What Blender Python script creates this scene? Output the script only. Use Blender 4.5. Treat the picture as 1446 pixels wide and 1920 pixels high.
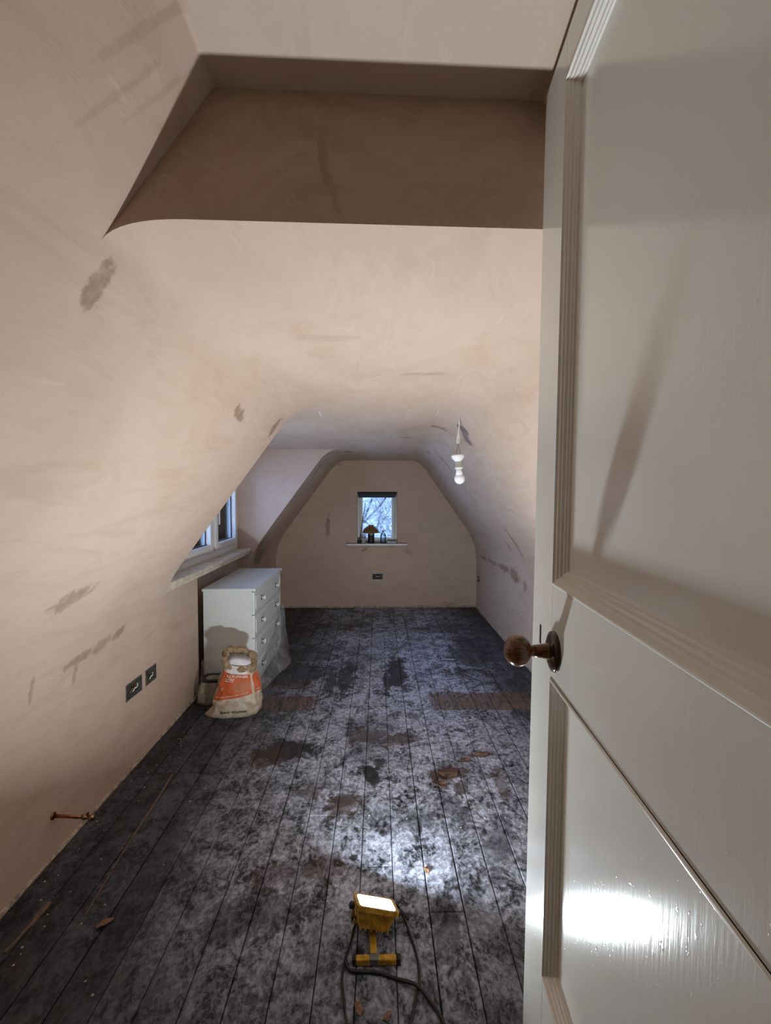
import bpy, bmesh, math, random
from mathutils import Vector, Matrix, Euler, noise

for o in list(bpy.data.objects): bpy.data.objects.remove(o, do_unlink=True)
scene = bpy.context.scene
COL = scene.collection
R = random.Random(7)

# ------------------------------------------------------------------ camera, sky, exposure
EYE = 1.30
FPX = 905.0
cd = bpy.data.cameras.new('camera'); cam = bpy.data.objects.new('camera', cd); COL.objects.link(cam)
cd.sensor_fit = 'HORIZONTAL'; cd.sensor_width = 36.0; cd.lens = FPX/1446.0*36.0
cd.clip_start = 0.02; cd.clip_end = 200
cam.location = (0, 0, EYE)
cam.rotation_euler = (math.pi/2 - math.atan(35/FPX), 0, -math.atan(13/FPX))
scene.camera = cam

world = bpy.data.worlds.new('dusk_sky'); scene.world = world; world.use_nodes = True
bg = world.node_tree.nodes['Background']
bg.inputs[0].default_value = (0.34, 0.55, 1.0, 1); bg.inputs[1].default_value = 7.5

vs = scene.view_settings
vs.view_transform = 'Standard'; vs.look = 'None'; vs.gamma = 1.0; vs.exposure = 0.18; vs.use_curve_mapping = False
LAMP_RADIANCE = 1300.0        # the work light on the floor

# ------------------------------------------------------------------ helpers
def tag(o, label=None, cat=None, group=None, kind=None):
    if label: o['label'] = label
    if cat: o['category'] = cat
    if group: o['group'] = group
    if kind: o['kind'] = kind
    return o

def empty(name, loc=(0,0,0), rz=0):
    o = bpy.data.objects.new(name, None); COL.objects.link(o)
    o.location = loc; o.rotation_euler = (0,0,rz); o.empty_display_size = 0.05
    return o

def link(name, me, mat=None, parent=None, smooth=False):
    o = bpy.data.objects.new(name, me); COL.objects.link(o)
    if mat and not me.materials: me.materials.append(mat)
    if parent: o.parent = parent
    if smooth:
        for p in me.polygons: p.use_smooth = True
    return o

def mesh(name, V, F, mat=None, parent=None, smooth=False):
    me = bpy.data.meshes.new(name); me.from_pydata([tuple(v) for v in V], [], F); me.update()
    return link(name, me, mat, parent, smooth)

def from_bm(name, bm, mat=None, parent=None, smooth=False):
    me = bpy.data.meshes.new(name); bm.to_mesh(me); bm.free()
    return link(name, me, mat, parent, smooth)

def bm_box(bm, a, b, bev=0.0, seg=1, M=None):
    x0,y0,z0 = a; x1,y1,z1 = b
    vs_ = [bm.verts.new(p) for p in ((x0,y0,z0),(x1,y0,z0),(x1,y1,z0),(x0,y1,z0),(x0,y0,z1),(x1,y0,z1),(x1,y1,z1),(x0,y1,z1))]
    fs = [bm.faces.new([vs_[i] for i in f]) for f in ((3,2,1,0),(4,5,6,7),(0,1,5,4),(1,2,6,5),(2,3,7,6),(3,0,4,7))]
    if M:
        for v in vs_: v.co = M @ v.co
    if bev > 0:
        es = list({e for f in fs for e in f.edges})
        bmesh.ops.bevel(bm, geom=es, offset=bev, segments=seg, profile=0.5, affect='EDGES')

def box(name, a, b, mat, parent=None, bev=0.0, seg=1, M=None):
    bm = bmesh.new(); bm_box(bm, a, b, bev, seg, M)
    return from_bm(name, bm, mat, parent)

def boxes(name, L, mat, parent=None, bev=0.0):
    bm = bmesh.new()
    for a, b in L: bm_box(bm, a, b, bev)
    return from_bm(name, bm, mat, parent)

def grid_faces(nu, nv, wrap=False, flip=False):
    F = []
    for i in range(nu-1):
        for j in range(nv if wrap else nv-1):
            k = (j+1) % nv
            f = (i*nv+j, i*nv+k, (i+1)*nv+k, (i+1)*nv+j)
            F.append(f[::-1] if flip else f)
    return F

def loft(name, rows, mat, parent=None, smooth=True, wrap=False, flip=False, caps=False):
    nu, nv = len(rows), len(rows[0])
    V = [p for r in rows for p in r]
    F = grid_faces(nu, nv, wrap, flip)
    if caps:
        F.append(tuple(range(nv))[::-1]); F.append(tuple((nu-1)*nv+j for j in range(nv)))
    return mesh(name, V, F, mat, parent, smooth)

def tube_geo(path, rad, n=8):
    path = [Vector(p) for p in path]; V = []; F = []
    up = Vector((0,0,1)); prev = None
    for i, p in enumerate(path):
        d = (path[min(i+1,len(path)-1)] - path[max(i-1,0)])
        d = d.normalized() if d.length > 1e-9 else Vector((0,0,1))
        a = d.cross(up) if prev is None else prev - d*prev.dot(d)
        if a.length < 1e-4: a = d.cross(Vector((1,0,0)))
        a.normalize(); b = d.cross(a); prev = a
        r = rad[i] if isinstance(rad, (list,tuple)) else rad
        for k in range(n):
            t = 2*math.pi*k/n
            V.append(p + a*math.cos(t)*r + b*math.sin(t)*r)
    F = grid_faces(len(path), n, True)
    m = len(path)
    F.append(tuple(range(n))[::-1]); F.append(tuple((m-1)*n+j for j in range(n)))
    return V, F

def tube(name, path, rad, mat, parent=None, n=8):
    V, F = tube_geo(path, rad, n)
    return mesh(name, V, F, mat, parent, True)

def lathe(name, prof, mat, parent=None, n=24, M=None, smooth=True):
    V = []
    for r, z in prof:
        for k in range(n):
            t = 2*math.pi*k/n
            V.append(Vector((max(r,1e-5)*math.cos(t), max(r,1e-5)*math.sin(t), z)))
    if M: V = [M @ v for v in V]
    F = grid_faces(len(prof), n, True)
    F.append(tuple(range(n))[::-1]); F.append(tuple((len(prof)-1)*n+j for j in range(n)))
    return mesh(name, V, F, mat, parent, smooth)

def smooth_path(pts, sub=6):
    P = [Vector(p) for p in pts]; out = []
    for i in range(len(P)-1):
        p0, p1, p2, p3 = P[max(i-1,0)], P[i], P[i+1], P[min(i+2,len(P)-1)]
        for s in range(sub):
            t = s/sub
            out.append(0.5*((2*p1)+(-p0+p2)*t+(2*p0-5*p1+4*p2-p3)*t*t+(-p0+3*p1-3*p2+p3)*t**3))
    out.append(P[-1]); return out

# ------------------------------------------------------------------ material helpers
class NT:
    def __init__(s, name):
        s.m = bpy.data.materials.new(name); s.m.use_nodes = True
        s.t = s.m.node_tree; s.n = s.t.nodes; s.b = s.n['Principled BSDF']; s.out = s.n['Material Output']
    def new(s, typ, **kw):
        n = s.n.new(typ)
        for k, v in kw.items(): setattr(n, k, v)
        return n
    def put(s, sock, v):
        if hasattr(v, 'is_output') or isinstance(v, bpy.types.NodeSocket): s.t.links.new(v, sock)
        elif isinstance(v, (tuple, list)) and len(v) == 3 and sock.type == 'RGBA': sock.default_value = (*v, 1)
        else: sock.default_value = v
    def math(s, op, a, b=0.0, c=0.0, clamp=False):
        n = s.new('ShaderNodeMath', operation=op, use_clamp=clamp)
        s.put(n.inputs[0], a); s.put(n.inputs[1], b); s.put(n.inputs[2], c); return n.outputs[0]
    def pos(s):
        if not hasattr(s, '_p'): s._p = s.new('ShaderNodeNewGeometry').outputs['Position']
        return s._p
    def scale(s, vec, sc, rot=(0,0,0), loc=(0,0,0)):
        n = s.new('ShaderNodeMapping'); s.put(n.inputs[0], vec)
        n.inputs['Scale'].default_value = sc; n.inputs['Rotation'].default_value = rot; n.inputs['Location'].default_value = loc
        return n.outputs[0]
    def noise(s, vec, scale, detail=4, rough=0.55, dist=0.0):
        n = s.new('ShaderNodeTexNoise'); s.put(n.inputs['Vector'], vec)
        n.inputs['Scale'].default_value = scale; n.inputs['Detail'].default_value = detail
        n.inputs['Roughness'].default_value = rough; n.inputs['Distortion'].default_value = dist
        return n.outputs['Fac']
    def ramp(s, f, a, b, lo=0.0, hi=1.0):
        n = s.new('ShaderNodeMapRange', interpolation_type='SMOOTHSTEP'); s.put(n.inputs[0], f)
        n.inputs[1].default_value = a; n.inputs[2].default_value = b; n.inputs[3].default_value = lo; n.inputs[4].default_value = hi
        return n.outputs[0]
    def mix(s, f, a, b):
        n = s.new('ShaderNodeMix', data_type='RGBA'); s.put(n.inputs[0], f); s.put(n.inputs[6], a); s.put(n.inputs[7], b)
        return n.outputs[2]
    def bump(s, h, strength=0.2, dist=0.01):
        n = s.new('ShaderNodeBump'); s.put(n.inputs['Height'], h)
        n.inputs['Strength'].default_value = strength; n.inputs['Distance'].default_value = dist
        s.t.links.new(n.outputs[0], s.b.inputs['Normal'])
    def set(s, **kw):
        for k, v in kw.items(): s.put(s.b.inputs[k.replace('_',' ')], v)
        return s.m
    def stains(s, L, wob):
        """L: (centre, major axis, surface normal, r_major, r_minor, amount); one mask of all marks"""
        acc = None
        for c, d, nrm, ra, rb, amt in L:
            nz = Vector(nrm).normalized(); dx = Vector(d); dx = (dx - nz*dx.dot(nz)).normalized(); dy = nz.cross(dx)
            e = Matrix((dx, dy, nz)).transposed().to_euler('XYZ')
            mp = s.new('ShaderNodeMapping', vector_type='TEXTURE'); s.put(mp.inputs[0], s.pos())
            mp.inputs['Location'].default_value = c; mp.inputs['Rotation'].default_value = e; mp.inputs['Scale'].default_value = (ra, rb, 0.12)
            ln = s.new('ShaderNodeVectorMath', operation='LENGTH'); s.put(ln.inputs[0], mp.outputs[0])
            v = s.math('ADD', ln.outputs['Value'], wob)
            m = s.ramp(v, 0.62, 1.15, amt*.95, 0.0)
            acc = m if acc is None else s.math('MAXIMUM', acc, m)
        return acc

def simple(name, col, rough=0.5, metal=0.0, var=0.06, scale=20, spec=None):
    t = NT(name); n = t.noise(t.pos(), scale, 3)
    c2 = tuple(max(0, c*(1-var*2.5)) for c in col)
    t.set(Base_Color=t.mix(t.ramp(n, .35, .7), col, c2), Roughness=rough, Metallic=metal)
    if spec is not None: t.b.inputs['Specular IOR Level'].default_value = spec
    return t.m

NL = (0.804, 0, -0.595)      # left slope, pointing into the room
SU = (0.595, 0, 0.804)       # up the left slope
NR = (-0.825, 0, -0.565)
SR = (-0.565, 0, 0.825)      # up the right slope
CZ = (0, 0, -1)
WALL_STAINS = [   # surface, centre, direction, normal, half-lengths, strength
    ('L', (-.525,.935,1.69), SU, NL, .055, .028, .75), ('L', (-.553,1.94,1.616), (0,1,-.25), NL, .075, .026, .85),
    ('L', (-.523,2.45,1.63), SU, NL, .075, .032, .85), ('L', (-1.062,1.675,.936), (0,1,.3), NL, .115, .042, .6),
    ('L', (-1.161,1.87,.66), (0,1,.1), (1,0,0), .11, .020, .6), ('L', (-1.16,1.84,.61), (0,.2,1), (1,0,0), .05, .016, .5), ('L', (-1.16,2.0,.665), (0,1,.2), (1,0,0), .07, .022, .55),
    ('L', (-1.157,2.14,.68), (0,1,.2), (1,0,0), .05, .022, .7), ('L', (-1.163,1.61,.645), (0,.15,1), (1,0,0), .05, .012, .5),
    ('L', (-.335,.72,1.97), (.3,.3,.8), NL, .12, .010, .25), ('L', (-.395,.74,1.88), (.3,.25,.8), NL, .10, .008, .22), ('L', (-.36,.80,1.93), (.3,.25,.8), NL, .09, .007, .2),
    ('L', (-.56,4.55,1.545), SU, NL, .10, .045, .8), ('L', (-.66,4.62,1.42), SU, NL, .08, .04, .7), ('L', (-1.14,4.58,.70), (0,1,0), (1,0,0), .22, .09, .85), ('L', (-1.12,4.44,.85), SU, NL, .14, .10, .8),
    ('R', (.275,2.00,1.76), (1,.05,0), CZ, .075, .030, .55), ('R', (.342,3.11,1.72), (1,.1,0), CZ, .105, .055, .75), ('R', (.27,3.75,1.708), (1,0,0), CZ, .05, .06, .6),
    ('R', (.988,3.48,.94), SR, NR, .16, .030, .85), ('R', (1.02,3.75,.90), SR, NR, .05, .03, .7), ('R', (1.106,4.22,.642), (0,1,-.02), (1,0,0), .20, .035, .85),
    ('R', (1.105,3.90,.635), (0,1,0), (1,0,0), .15, .062, .85), ('R', (1.106,4.62,.631), (0,1,0), (1,0,0), .20, .022, .8), ('R', (1.107,5.05,.62), (0,1,0), (1,0,0), .16, .02, .75), ('R', (1.105,3.62,.60), (0,1,0), (1,0,0), .045, .05, .7),
    ('R', (.50,4.05,1.60), SR, NR, .06, .03, .7), ('R', (.56,3.98,1.54), SR, NR, .09, .028, .75), ('R', (.44,4.3,1.66), SR, NR, .03, .05, .7),
    ('C', (.20,3.6,1.72), (1,0,0), CZ, .06, .04, .5), ('C', (-.16,1.5,1.77), (1,0,0), CZ, .12, .03, .18), ('C', (-.28,4.5,1.68), (1,0,0), CZ, .05, .06, .7), ('C', (.17,1.9,1.765), (1,0,0), CZ, .09, .025, .35),
    ('C', (-.2,4.9,1.68), (1,0,0), CZ, .05, .05, .5),
    ('F', (-.573,5.455,.93), (0.05,0,1), (0,-1,0), .14, .028, .7), ('F', (-.16,5.455,.66), (1,0,.8), (0,-1,0), .045, .02, .6), ('F', (.34,5.455,.64), (1,0,0), (0,-1,0), .05, .03, .3), ('F', (-.44,5.455,1.63), (1,0,0), (0,-1,0), .03, .02, .5), ('F', (.8,5.455,.03), (1,0,0), (0,-1,0), .09, .04, .4),
    ('B', (-.12,.893,1.95), (1,0,-.3), (0,-1,0), .10, .02, .2), ('B', (-.10,.893,1.905), (.15,0,-1), (0,-1,0), .05, .009, .4), ('B', (-.085,.893,1.85), (.3,0,-1), (0,-1,0), .05, .007, .3), ('B', (-.20,.89,1.94), (1,0,.2), (0,-1,0), .06, .03, .15)]

def plaster(name, stain_list, base=(0.565,0.435,0.345), dark=(0.465,0.335,0.25)):
    t = NT(name); p = t.pos()
    n1 = t.noise(p, 1.3, 4, .6, .6)
    n2 = t.noise(t.scale(p, (1.2, .5, 2.2), (0.3,0.2,0.5)), 5.0, 6, .65, 1.2)
    n3 = t.noise(t.scale(p, (3.0, .6, 3.0), (0,0,0.35)), 9.0, 5, .7, .8)
    f = t.math('ADD', t.math('MULTIPLY', t.ramp(n1,.35,.68), .5), t.math('MULTIPLY', t.ramp(n2,.45,.70), .5))
    c = t.mix(f, base, dark)
    c = t.mix(t.math('MULTIPLY', t.ramp(n3,.60,.75), .30), c, (0.74,0.62,0.51))
    wn = t.noise(p, 22, 5, .65)
    wob = t.math('MULTIPLY', t.math('SUBTRACT', wn, .5), 2.4)
    if stain_list:
        st = t.stains(stain_list, wob)
        sp = t.math('MULTIPLY', st, t.ramp(t.noise(p, 45, 4, .6), .25, .6, .55, 1.0))
        c = t.mix(sp, c, (0.215,0.135,0.082))
    t.set(Base_Color=c, Roughness=t.ramp(n2, .3, .7, .42, .62))
    t.b.inputs['Specular IOR Level'].default_value = 0.4
    t.bump(t.math('ADD', t.math('MULTIPLY', n2, .8), t.math('MULTIPLY', n3, .35)), .22, .012)
    return t.m

def S(side): return [s[1:] for s in WALL_STAINS if s[0] == side]
M_PL_L = plaster('plaster_left', S('L'))
M_PL_C = plaster('plaster_ceiling', S('C'))
M_PL_R = plaster('plaster_right', S('R'))
M_PL_F = plaster('plaster_far', S('F'), (0.60,0.455,0.345), (0.50,0.365,0.27))
M_PL_B = plaster('plaster_bulkhead', S('B'), (0.49,0.355,0.26), (0.39,0.265,0.185))  # step faces away from the lamp; that shade is put into its darker plaster
M_EDGE = simple('rough_plaster_edge', (0.55,0.46,0.38), .9, 0, .25, 40)

def floor_mat():
    t = NT('tarred_floorboards'); p = t.pos()
    rnd = t.new('ShaderNodeObjectInfo').outputs['Random']
    sep = t.new('ShaderNodeSeparateXYZ'); t.put(sep.inputs[0], p); X, Y = sep.outputs[0], sep.outputs[1]
    big = t.noise(p, 2.2, 5, .62, .5)
    mid = t.noise(t.scale(p, (1.0,.8,1)), 11, 6, .68, .9)
    fine = t.noise(t.scale(p, (1.0,.7,1)), 60, 5, .72, .5)
    curl = t.noise(p, 24, 5, .65, 1.4)
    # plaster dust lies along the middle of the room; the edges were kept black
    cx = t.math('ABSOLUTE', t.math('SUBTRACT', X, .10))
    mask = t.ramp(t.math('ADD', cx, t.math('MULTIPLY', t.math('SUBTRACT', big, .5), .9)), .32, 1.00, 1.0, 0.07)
    mask = t.math('MULTIPLY', mask, t.ramp(t.math('ADD', Y, t.math('MULTIPLY', big, .6)), 1.35, 2.05, .34, 1.0))  # dust also thinned towards the camera to paint in the unlit near floor
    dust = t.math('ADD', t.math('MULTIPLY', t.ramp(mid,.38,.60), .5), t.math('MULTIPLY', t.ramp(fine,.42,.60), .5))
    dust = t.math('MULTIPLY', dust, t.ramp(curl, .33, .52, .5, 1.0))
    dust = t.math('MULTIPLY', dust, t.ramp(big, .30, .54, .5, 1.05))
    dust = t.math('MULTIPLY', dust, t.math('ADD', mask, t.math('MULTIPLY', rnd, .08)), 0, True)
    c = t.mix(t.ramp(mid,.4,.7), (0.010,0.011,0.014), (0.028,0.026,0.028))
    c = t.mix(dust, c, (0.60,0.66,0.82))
    wob = t.math('ADD', t.math('MULTIPLY', t.math('SUBTRACT', mid, .5), 2.2), t.math('MULTIPLY', t.math('SUBTRACT', fine, .5), 1.2))
    UP = (0,0,1)
    if FLOOR_DARK:
        st = t.stains([((x,y,0),(math.cos(a),math.sin(a),0),UP,ra,rb,am) for x,y,a,ra,rb,am in FLOOR_DARK], wob)
        c = t.mix(t.math('MULTIPLY', st, t.ramp(fine,.3,.6,.7,1.0)), c, (0.020,0.017,0.018))
    if FLOOR_BROWN:
        st = t.stains([((x,y,0),(math.cos(a),math.sin(a),0),UP,ra,rb,am) for x,y,a,ra,rb,am in FLOOR_BROWN], wob)
        c = t.mix(t.math('MULTIPLY', st, t.ramp(fine,.3,.6,.5,1.0)), c, (0.075,0.045,0.030))
    # bare timber showing in a strip across the room
    def rect(x0,x1,y0,y1):
        w = t.math('MULTIPLY', t.math('SUBTRACT', mid, .5), .09)
        yy = t.math('ADD', Y, w); xx = t.math('ADD', X, w)
        a = t.math('MULTIPLY', t.ramp(xx,x0-.012,x0+.012), t.ramp(xx,x1-.012,x1+.012,1,0))
        return t.math('MULTIPLY', a, t.math('MULTIPLY', t.ramp(yy,y0-.01,y0+.01), t.ramp(yy,y1-.01,y1+.01,1,0)))
    st = t.math('MAXIMUM', rect(.33,1.2,2.845,3.10), rect(-.76,-.40,2.84,3.06))
    gr = t.noise(t.scale(p, (7,1,1)), 7, 5, .6, .6)
    wood = t.mix(t.ramp(gr,.45,.66), (0.17,0.11,0.080), (0.03,0.022,0.018))
    c = t.mix(t.math('MULTIPLY', st, t.math('MULTIPLY', t.ramp(mid,.36,.50,.25,.9), t.ramp(curl,.35,.5,.6,1))), c, wood)
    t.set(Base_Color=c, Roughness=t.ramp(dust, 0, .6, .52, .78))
    t.b.inputs['Specular IOR Level'].default_value = .25
    t.bump(t.math('ADD', t.math('MULTIPLY', mid, .7), t.math('MULTIPLY', fine, .5)), .45, .006)
    return t.m
# x, y, direction, half-lengths, strength: tar showing through, and brown patches
FLOOR_DARK = [(-.47,2.40,.4,.17,.13,1), (-.03,2.17,1.8,.10,.035,1), (.01,2.28,1,.05,.04,.9), (-.227,3.37,1.57,.32,.075,.95), (-.33,3.30,1.57,.30,.05,.85), (.135,3.45,1.57,.42,.085,1), (.06,3.30,1.57,.25,.04,.9),
    (.15,1.88,.3,.12,.07,.5), (.32,1.93,1.9,.16,.06,.55), (-.147,2.0,.6,.07,.05,.6), (-.09,1.68,0,.02,.018,1), (.02,1.80,0,.024,.022,.9), (-.22,1.95,0,.02,.02,.9), (.27,1.97,0,.016,.02,.9), (-.14,1.65,0,.02,.018,1),
    (.36,2.55,.5,.03,.02,.9), (.45,2.6,.2,.03,.03,.8), (-.60,3.45,.2,.30,.28,.8), (-.55,3.9,.1,.3,.3,.6), (.75,3.9,1.4,.6,.20,.7), (.9,3.1,1.5,.5,.14,.6), (.62,4.6,.2,.35,.2,.6), (-.35,4.7,.3,.4,.22,.5), (.45,1.75,1.2,.25,.08,.5), (-.4,1.45,.3,.2,.12,.5), (.2,1.4,1.4,.14,.06,.55)]
FLOOR_BROWN = [(-.145,1.97,.9,.10,.075,.8), (.097,2.50,.2,.13,.07,.8), (-.057,2.55,.3,.13,.09,.7), (.32,2.19,.4,.10,.05,1), (.50,2.35,.2,.07,.03,1), (.36,2.08,1.5,.06,.04,.8), (-.55,2.33,1.0,.12,.09,.7), (-.30,2.05,.5,.08,.05,.5), (-.2,1.63,.2,.09,.05,.6), (-.35,1.6,.4,.09,.06,.4), (.55,2.1,1.5,.12,.04,.6), (-.6,3.25,.1,.25,.08,.6)]
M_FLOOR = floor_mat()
M_GAP = simple('floor_gap_black', (0.006,0.006,0.007), .9)

M_DOOR = NT('glossy_cream_paint'); _t = M_DOOR; _p = _t.pos()
_n = _t.noise(_t.scale(_p, (10,10,1.0)), 16, 4, .6); _n2 = _t.noise(_p, 1.8, 3); _n3 = _t.noise(_p, 120, 2)
_t.set(Base_Color=_t.mix(_t.ramp(_n2,.3,.7), (0.83,0.825,0.78), (0.79,0.78,0.72)), Roughness=.125)
_t.bump(_t.math('ADD', _t.math('MULTIPLY', _n, .5), _t.math('MULTIPLY', _t.ramp(_n3,.66,.8), .5)), .10, .004); M_DOOR = _t.m
M_MOULD = simple('cream_moulding_paint', (0.84,0.81,0.74), .18, 0, .04, 9)
M_WHITE = simple('white_painted_wood', (0.74,0.78,0.76), .35, 0, .02, 8)
M_UPVC = simple('white_window_plastic', (0.78,0.79,0.78), .3, 0, .02)
M_SILL = simple('bare_sill_timber', (0.74,0.66,0.53), .6, 0, .12, 14)
M_BLACK = simple('black_plastic', (0.012,0.012,0.014), .4)
M_DARKGREY = simple('dark_grey_fabric', (0.05,0.055,0.07), .8)
M_CHROME = simple('chrome', (0.75,0.76,0.78), .12, 1.0, .0)
M_CERAMIC = simple('white_ceramic', (0.82,0.82,0.82), .12, 0, .0)
M_STEEL = simple('galvanised_steel', (0.30,0.30,0.31), .45, .8, .15, 40)
M_COPPER = simple('copper', (0.45,0.20,0.11), .35, 1.0, .2, 60)
M_WIRE = simple('white_cable', (0.80,0.80,0.78), .4)
M_YELLOW = simple('yellow_painted_steel', (0.62,0.36,0.035), .4, 0, .2, 60)
M_RUBBER = simple('black_rubber_cable', (0.010,0.010,0.011), .5)
M_BULB = simple('opal_bulb', (0.85,0.87,0.90), .15, 0, .0)

def wood_mat(name, a, b, rough, sc=(1,1,1), s=40):
    t = NT(name); w = t.noise(t.scale(t.pos(), sc), s, 5, .6, 1.5)
    t.set(Base_Color=t.mix(t.ramp(w,.35,.65), a, b), Roughness=rough); return t.m
M_KNOB = wood_mat('varnished_knob_wood', (0.21,0.090,0.025), (0.06,0.022,0.008), .16, (2,2,9), 30)
M_ROSE = wood_mat('dark_polished_bronze', (0.045,0.018,0.012), (0.02,0.009,0.007), .12)
M_STICK = wood_mat('raw_splinter_wood', (0.20,0.125,0.08), (0.10,0.065,0.045), .7, (1,1,1), 60)

def glass_mat(name, tint=(1,1,1), ior=1.45, fac=1.0):
    t = NT(name); tr = t.new('ShaderNodeBsdfTransparent'); tr.inputs[0].default_value = (*tint,1)
    gl = t.new('ShaderNodeBsdfGlossy'); gl.inputs['Roughness'].default_value = .02
    fr = t.new('ShaderNodeFresnel'); fr.inputs[0].default_value = ior
    mx = t.new('ShaderNodeMixShader'); t.put(mx.inputs[0], t.math('MULTIPLY', fr.outputs[0], fac))
    t.t.links.new(tr.outputs[0], mx.inputs[1]); t.t.links.new(gl.outputs[0], mx.inputs[2]); t.t.links.new(mx.outputs[0], t.out.inputs[0])
    return t.m
M_GLASS = glass_mat('window_glass')
M_BOTTLE = glass_mat('clear_bottle_plastic', (.80,.88,.95), 1.6)

def film_mat():
    t = NT('cloudy_polythene'); tr = t.new('ShaderNodeBsdfTransparent'); tr.inputs[0].default_value = (.93,.94,.95,1)
    t.set(Base_Color=(0.62,0.63,0.64), Roughness=.22)
    n = t.noise(t.pos(), 13, 3, .5, 1.2)
    mx = t.new('ShaderNodeMixShader'); t.put(mx.inputs[0], t.ramp(n,.3,.7,.20,.42))
    t.t.links.new(tr.outputs[0], mx.inputs[1]); t.t.links.new(t.b.outputs[0], mx.inputs[2]); t.t.links.new(mx.outputs[0], t.out.inputs[0])
    t.bump(n, .22, .008); return t.m
M_FILM = film_mat()

# ------------------------------------------------------------------ room shell
YB = 0.10        # inner face of the wall with the doorway
YH = 0.884       # where the lower ceiling begins
YD0, YD1 = 2.55, 4.30     # dormer opening
YREC = 3.10      # recess under the dormer window begins
YF = 5.455       # far wall
XL, XR = -1.165, 1.113
ZU = 2.018       # high ceiling by the door
def lerp(a, b, t): return a+(b-a)*t
def ftab(tab, y):
    if y <= tab[0][0]: return tab[0][1]
    for (y0,v0),(y1,v1) in zip(tab, tab[1:]):
        if y <= y1: return lerp(v0, v1, (y-y0)/(y1-y0))
    return tab[-1][1]
def ceil_z(y): return ftab([(YH,1.788),(2.6,1.748),(4.3,1.690),(YF,1.668)], y)
def knee_z(y, side): return ftab([(YH,.837),(2.55,.760),(4.3,.725),(YF,.715)], y) + (0.02 if side > 0 else 0)
def slope_k(side): return 1.352 if side < 0 else 1.43
def fillet(c, a, b, ta, tb, n=9):
    c, a, b = Vector(c), Vector(a), Vector(b)
    p0 = c+(a-c).normalized()*ta; p2 = c+(b-c).normalized()*tb
    return [((1-t)**2)*p0+2*t*(1-t)*c+t*t*p2 for t in [i/(n-1) for i in range(n)]]
def profile(y, side, ztop=None):
    x0 = XL if side < 0 else XR
    zk = knee_z(y, side); k = slope_k(side); zt = ztop or ceil_z(y)
    xc = x0 - side*(zt-zk)/k
    pts = [Vector((x0, z)) for z in (-.05, .2, .4)]
    pts += fillet((x0,zk), (x0,0), (xc,zt), .20, .22)
    n = 5; s0 = Vector((x0,zk)); s1 = Vector((xc,zt)); d = (s1-s0).normalized()
    cut = ftab([(YH,.05),(YH+.5,.10),(YF,.16)], y) if not ztop else .006
    cutb = ftab([(YH,.12),(YF,.09)], y) if not ztop else .006
    a = s0+d*.22; b = s1-d*cut
    pts += [a.lerp(b, i/n) for i in range(1, n)]
    pts += fillet((xc,zt), (x0,zk), (0,zt), cut, cutb)
    return pts
def side_rows(ys, side, ztop=None):
    return [[(p.x, y+hy(p.x, y), p.y) for p in profile(y, side, ztop)] for y in ys]
def hy(x, y):                                   # the ceiling step runs a little out of square
    return 0.036*(x+.36)*max(0, 1-abs(y-YH)/.5) if y <= YH+.5 else 0
def frange(a, b, n): return [a+(b-a)*i/(n-1) for i in range(n)]

wl = empty('wall_left'); tag(wl, kind='structure')
def wall_part(name, rows, mat, parent, flip): return loft(name, rows, mat, parent, True, False, flip)
wall_part('slope_by_door', side_rows(frange(YB,YH,6), -1, ZU), M_PL_L, wl, True)
wall_part('slope', side_rows(frange(YH,YD0,9), -1), M_PL_L, wl, True)
wall_part('slope', side_rows(frange(YD1,YF,6), -1), M_PL_L, wl, True)
ZS = 0.785       # top of the low wall under the dormer window
XW = -1.245      # face of the dormer wall
box('low_wall', (XW-.1, YD0, -.04), (XL, YREC, ZS), M_PL_L, wl)
box('recess_wall', (XW-.1, YREC, -.04), (XW, YD1, ZS), M_PL_L, wl)
def cheek(name, y0, inset):
    pr = [p for p in profile(y0, -1) if p.y > .3]
    V = [(XW-.1, y0, .3), (XW-.1, y0, ceil_z(y0))] + [(p.x-inset, y0, p.y+inset*.3) for p in reversed(pr)]
    return mesh(name, V, [tuple(range(len(V)))], M_PL_CHEEK, wl)
M_PL_CHEEK = plaster('plaster_cheek', [], (0.62,0.48,0.40), (0.54,0.40,0.33))
cheek('near_cheek', YD0-.001, .001); cheek('far_cheek', YD1, 0)
box('recess_end', (XW-.1, YD1, 0), (XL-.001, YD1+.03, .5), M_PL_CHEEK, wl)

wr = empty('wall_right'); tag(wr, kind='structure')
wall_part('slope_by_door', side_rows(frange(YB,YH,6), 1, ZU), M_PL_R, wr, False)
wall_part('slope', side_rows(frange(YH,YF,20), 1), M_PL_R, wr, False)

ce = empty('ceiling'); tag(ce, kind='structure')
def cx(y, side, ztop=None): return profile(y, side, ztop)[-1]
rows = []
for y in frange(YH, YF, 24):
    a, b = cx(y,-1), cx(y,1)
    rows.append([(lerp(a.x,b.x,t), y+hy(lerp(a.x,b.x,t),y), lerp(a.y,b.y,t)+.006*math.sin(3*y+4*t)*t*(1-t)*math.sin(math.pi*min(1,(YF-y)/1))) for t in frange(0,1,9)])
loft('flat_ceiling', rows, M_PL_C, ce, True, False, True)
rows = [[(lerp(a,b,t), y+hy(lerp(a,b,t),y), ZU) for t in frange(0,1,7)] for y in frange(YB,YH,5) for a,b in [(cx(y,-1,ZU).x, cx(y,1,ZU).x)]]
loft('high_ceiling', rows, M_PL_C, ce, False, False, True)
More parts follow.
